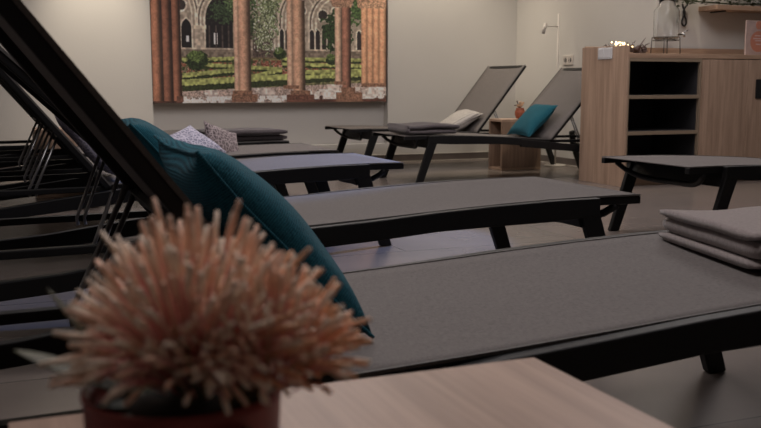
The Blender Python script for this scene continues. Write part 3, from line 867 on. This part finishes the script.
part('bay_lining', 'inside', .032, .034, .03, D - .03, .095, .925, bevel=0, label='black lining'); part('bay_lining', 'inside', .654, .656, .03, D - .03, .095, .925, bevel=0, label='black lining')
part('bay_lining', 'inside', .034, .654, .03, D - .03, .922, .925, bevel=0, label='black lining')
part('header_rail', 'edge', .032, .656, .006, .026, .900, .925)
for z in (.634, .374):
    part('shelf', 'edge', .032, .656, .008, D - .03, z, z + .026)
    part('shelf_lining', 'inside', .034, .654, .03, D - .03, z + .026, z + .028, bevel=0, label='black lining'); part('shelf_lining', 'inside', .034, .654, .03, D - .03, z - .002, z, bevel=0, label='black lining')
part('shelf_lining', 'inside', .034, .654, .03, D - .03, .095, .097, bevel=0, label='black lining')
xs = [.673, 1.100, 1.104, 1.53, 1.534, 1.98, 1.984, 2.43, 2.434, 2.88]
for k in range(0, 10, 2):
    d_ = part('door', 'oak', xs[k] , xs[k + 1], -.001, .018, .085, .919)
    hx = xs[k] + .075 if k else xs[k + 1] - .08
    if k: part('handle', 'plastic', hx, hx + .075, -.010, -.0005, .63, .775, d_, .012, 'black recessed handle')
sw = thing('light_switch', 'white double light switch plate on the oak sideboard end panel', 'switch', (CX0, 5.92, .962))
bm = bmesh.new(); box(bm, -.009, 0, -.085, .085, -.042, .042); finish('switch_plate', bm, 'white', sw, bevel=.003)
for yy in (-.04, .04):
    bm = bmesh.new(); box(bm, -.013, -.0088, yy - .033, yy + .033, -.032, .032); finish('rocker', bm, 'white', sw, bevel=.002)

# glass drink dispenser on a wire stand
WT = .958
dp = thing('drink_dispenser_stand', 'dark wire stand under the glass drink dispenser on the sideboard', 'stand', (4.735, 5.93, WT))
bm = bmesh.new(); ring = [(.101 * math.cos(a * PI / 16), .101 * math.sin(a * PI / 16), .130) for a in range(33)]
tube(bm, ring, .0035, 6, cap=False); tube(bm, [(p[0], p[1], .108) for p in ring], .0025, 6, cap=False)
finish('ring', bm, 'wire', dp, smooth=True)
for a in (45, 135, 225, 315):
    c, s_ = math.cos(math.radians(a)), math.sin(math.radians(a))
    bm = bmesh.new(); tube(bm, [(.101 * c, .101 * s_, .130), (.108 * c, .108 * s_, .0)], .0035, 6); finish('leg', bm, 'wire', dp, smooth=True)
bm = bmesh.new(); tube(bm, [(-.101, 0, .112), (.101, 0, .112)], .003, 6); tube(bm, [(0, -.101, .112), (0, .101, .112)], .003, 6); finish('cross_wire', bm, 'wire', dp)
dj = thing('drink_dispenser', 'ribbed clear glass drink dispenser with a tap, standing on its wire stand', 'jar', (4.735, 5.93, WT + .117))
bm = bmesh.new(); seg = 48
prof = [(.088, .002), (.094, .010), (.094, .205), (.088, .225), (.062, .245), (.060, .285), (.056, .285), (.056, .247), (.084, .222), (.089, .203), (.089, .014), (.084, .008)]
rings = []
for r, z in prof:
    rings.append([bm.verts.new(((r * (1 + (.018 * math.cos(k * 12 * 2 * PI / seg) if .02 < z < .21 else 0))) * math.cos(2 * PI * k / seg), (r * (1 + (.018 * math.cos(k * 12 * 2 * PI / seg) if .02 < z < .21 else 0))) * math.sin(2 * PI * k / seg), z)) for k in range(seg)])
for i in range(len(rings) - 1):
    for k in range(seg): bm.faces.new((rings[i][k], rings[i][(k + 1) % seg], rings[i + 1][(k + 1) % seg], rings[i + 1][k]))
bm.faces.new(rings[0][::-1]); bm.faces.new(rings[-1])
finish('glass_jar', bm, 'water', dj, smooth=True)
bm = bmesh.new(); lathe(bm, [(.066, .285), (.068, .29), (.066, .305), (.03, .315), (.012, .318), (.014, .335), (.006, .345)], 32); finish('lid', bm, 'glass', dj, smooth=True)
bm = bmesh.new(); tube(bm, [(.045, -.085, .035), (.065, -.125, .035), (.065, -.128, .012)], [.011, .009, .008], 10)
tube(bm, [(.065, -.122, .045), (.095, -.128, .060)], .004, 8); finish('tap', bm, 'chrome', dj, smooth=True)

# driftwood garland with fairy lights
gl = thing('twig_garland', 'glowing fairy lights wound in a twig garland on the sideboard end', 'decoration', (4.40, 5.93, WT))
bm = bmesh.new(); rr = random.Random(12)
for k in range(42):
    x = rr.uniform(-.15, .13); y = rr.uniform(-.12, .12)
    a = rr.uniform(0, 2 * PI); l = rr.uniform(.03, .08)
    tube(bm, [(x, y, rr.uniform(.01, .05)), (x + l * .5 * math.cos(a), y + l * .5 * math.sin(a), rr.uniform(.02, .075)), (x + l * math.cos(a), y + l * math.sin(a), rr.uniform(.01, .09))], [.006, .005, .002], 5)
tube(bm, [(.06, -.02, .03), (.09, -.02, .07), (.135, -.02, .125)], [.006, .005, .002], 6); tube(bm, [(.0, -.02, .05), (.03, -.02, .085), (.045, -.02, .10)], [.005, .004, .002], 5)
finish('twigs', bm, 'twig', gl, smooth=True)
for k in range(22):
    x = rr.uniform(-.165, -.01); y = rr.uniform(-.12, .12); z = rr.uniform(.05, .088)
    bm = bmesh.new(); bmesh.ops.create_icosphere(bm, subdivisions=1, radius=.0055, matrix=Matrix.Translation((x, y, z))); finish('fairy_bulb', bm, 'bulb', gl, smooth=True)
bm = bmesh.new()
for k in range(9):
    a = k * .7; bmesh.ops.create_icosphere(bm, subdivisions=2, radius=.022, matrix=Matrix.Translation((.085 + .03 * math.cos(a), -.02 + .03 * math.sin(a), .020 + .01 * (k % 3))))
finish('pine_cones', bm, 'twig', gl, smooth=True)

# standing sign with an orange disc
sg = thing('standing_sign', 'pale card sign with a large orange disc, standing on the sideboard at the right edge', 'sign', (5.56, 5.86, WT))
bm = bmesh.new(); box(bm, -.12, .13, 0, .012, 0, .27); finish('card', bm, 'card', sg, bevel=.002)
bm = bmesh.new(); tube(bm, [(.005, -.0005, .110), (.005, -.0022, .110)], .080, 48); disc = finish('orange_disc', bm, 'orange', sg)
bm = bmesh.new()
for z, a, b_ in ((.150, -.035, .05), (.128, -.05, .06), (.112, -.03, .055), (.085, -.02, .03)): box(bm, a, b_, -.0034, -.0024, z, z + .008)
finish('print_lines', bm, 'pale', sg)
bm = bmesh.new(); tube(bm, [(.005, -.0006, .235), (.005, -.0022, .235)], .032, 24); tube(bm, [(.085, -.0006, .225), (.085, -.0022, .225)], .020, 24); finish('printed_spots', bm, 'orange', sg)

# wall shelf with greenery, cord loop
ws = thing('wall_shelf', 'oak wall shelf above the sideboard at the top right', 'shelf', (5.29, YC, 1.318))
bm = bmesh.new(); box(bm, 0, 1.3, -.22, 0, 0, .036); finish('shelf_board', bm, 'oak_x', ws, bevel=.002)
for x in (.12, 1.1):
    bm = bmesh.new(); box(bm, x, x + .02, -.16, 0, -.010, 0); finish('bracket', bm, 'black', ws)
gr = thing('trailing_plant', 'dark green trailing plant lying along the wall shelf', 'plant', (5.2, YC - .12, 1.354))
bm = bmesh.new(); rr = random.Random(3)
tube(bm, [(-.32, -.03, .04), (-.1, 0, .03), (.3, .01, .02), (.8, -.02, .03)], .006, 6); finish('vine', bm, 'leaf', gr)
bm = bmesh.new()
for k in range(520):
    x = rr.uniform(-.34, .95); y = rr.uniform(-.09, .07); z = rr.uniform(.008, .12) if x > -.0 else rr.uniform(.0, .12)
    a = rr.uniform(0, 2 * PI); s_ = rr.uniform(.025, .05); b_ = rr.uniform(-.5, .9)
    dx, dy, dz = s_ * math.cos(a), s_ * math.sin(a), s_ * b_
    if z + min(0, dz) < .006 and x > -.12: dz = abs(dz)
    px, py = -dy * .4, dx * .4
    vs = [bm.verts.new(q) for q in ((x, y, z), (x + dx * .5 + px, y + dy * .5 + py, z + dz * .6), (x + dx, y + dy, z + dz), (x + dx * .5 - px, y + dy * .5 - py, z + dz * .6))]
    bm.faces.new(vs)
finish('leaves', bm, 'leaf', gr)
bm = bmesh.new()
loop = [(0, 0, .17), (.01, 0, .14), (.028, 0, .10), (.012, 0, .065), (.0, 0, .03), (.012, 0, .005), (.03, 0, .0), (.044, 0, .02), (.040, 0, .05), (.024, 0, .08), (.012, 0, .11), (.03, 0, .145), (.05, 0, .165)]
def smoothc(P, k=4):
    out = []
    for i in range(len(P) - 1):
        p0 = Vector(P[max(i - 1, 0)]); p1 = Vector(P[i]); p2 = Vector(P[i + 1]); p3 = Vector(P[min(i + 2, len(P) - 1)])
        for j in range(k):
            t = j / k
            out.append(.5 * ((2 * p1) + (-p0 + p2) * t + (2 * p0 - 5 * p1 + 4 * p2 - p3) * t * t + (-p0 + 3 * p1 - 3 * p2 + p3) * t ** 3))
    return out + [Vector(P[-1])]
tube(bm, smoothc(loop), .0075, 8)
o = finish('cord_loop', bm, 'cord', smooth=True); o.location = (5.115, YC - .02, 1.20)
tag(o, 'black cord hanging in a twisted loop from the left end of the wall shelf plant', 'cord')
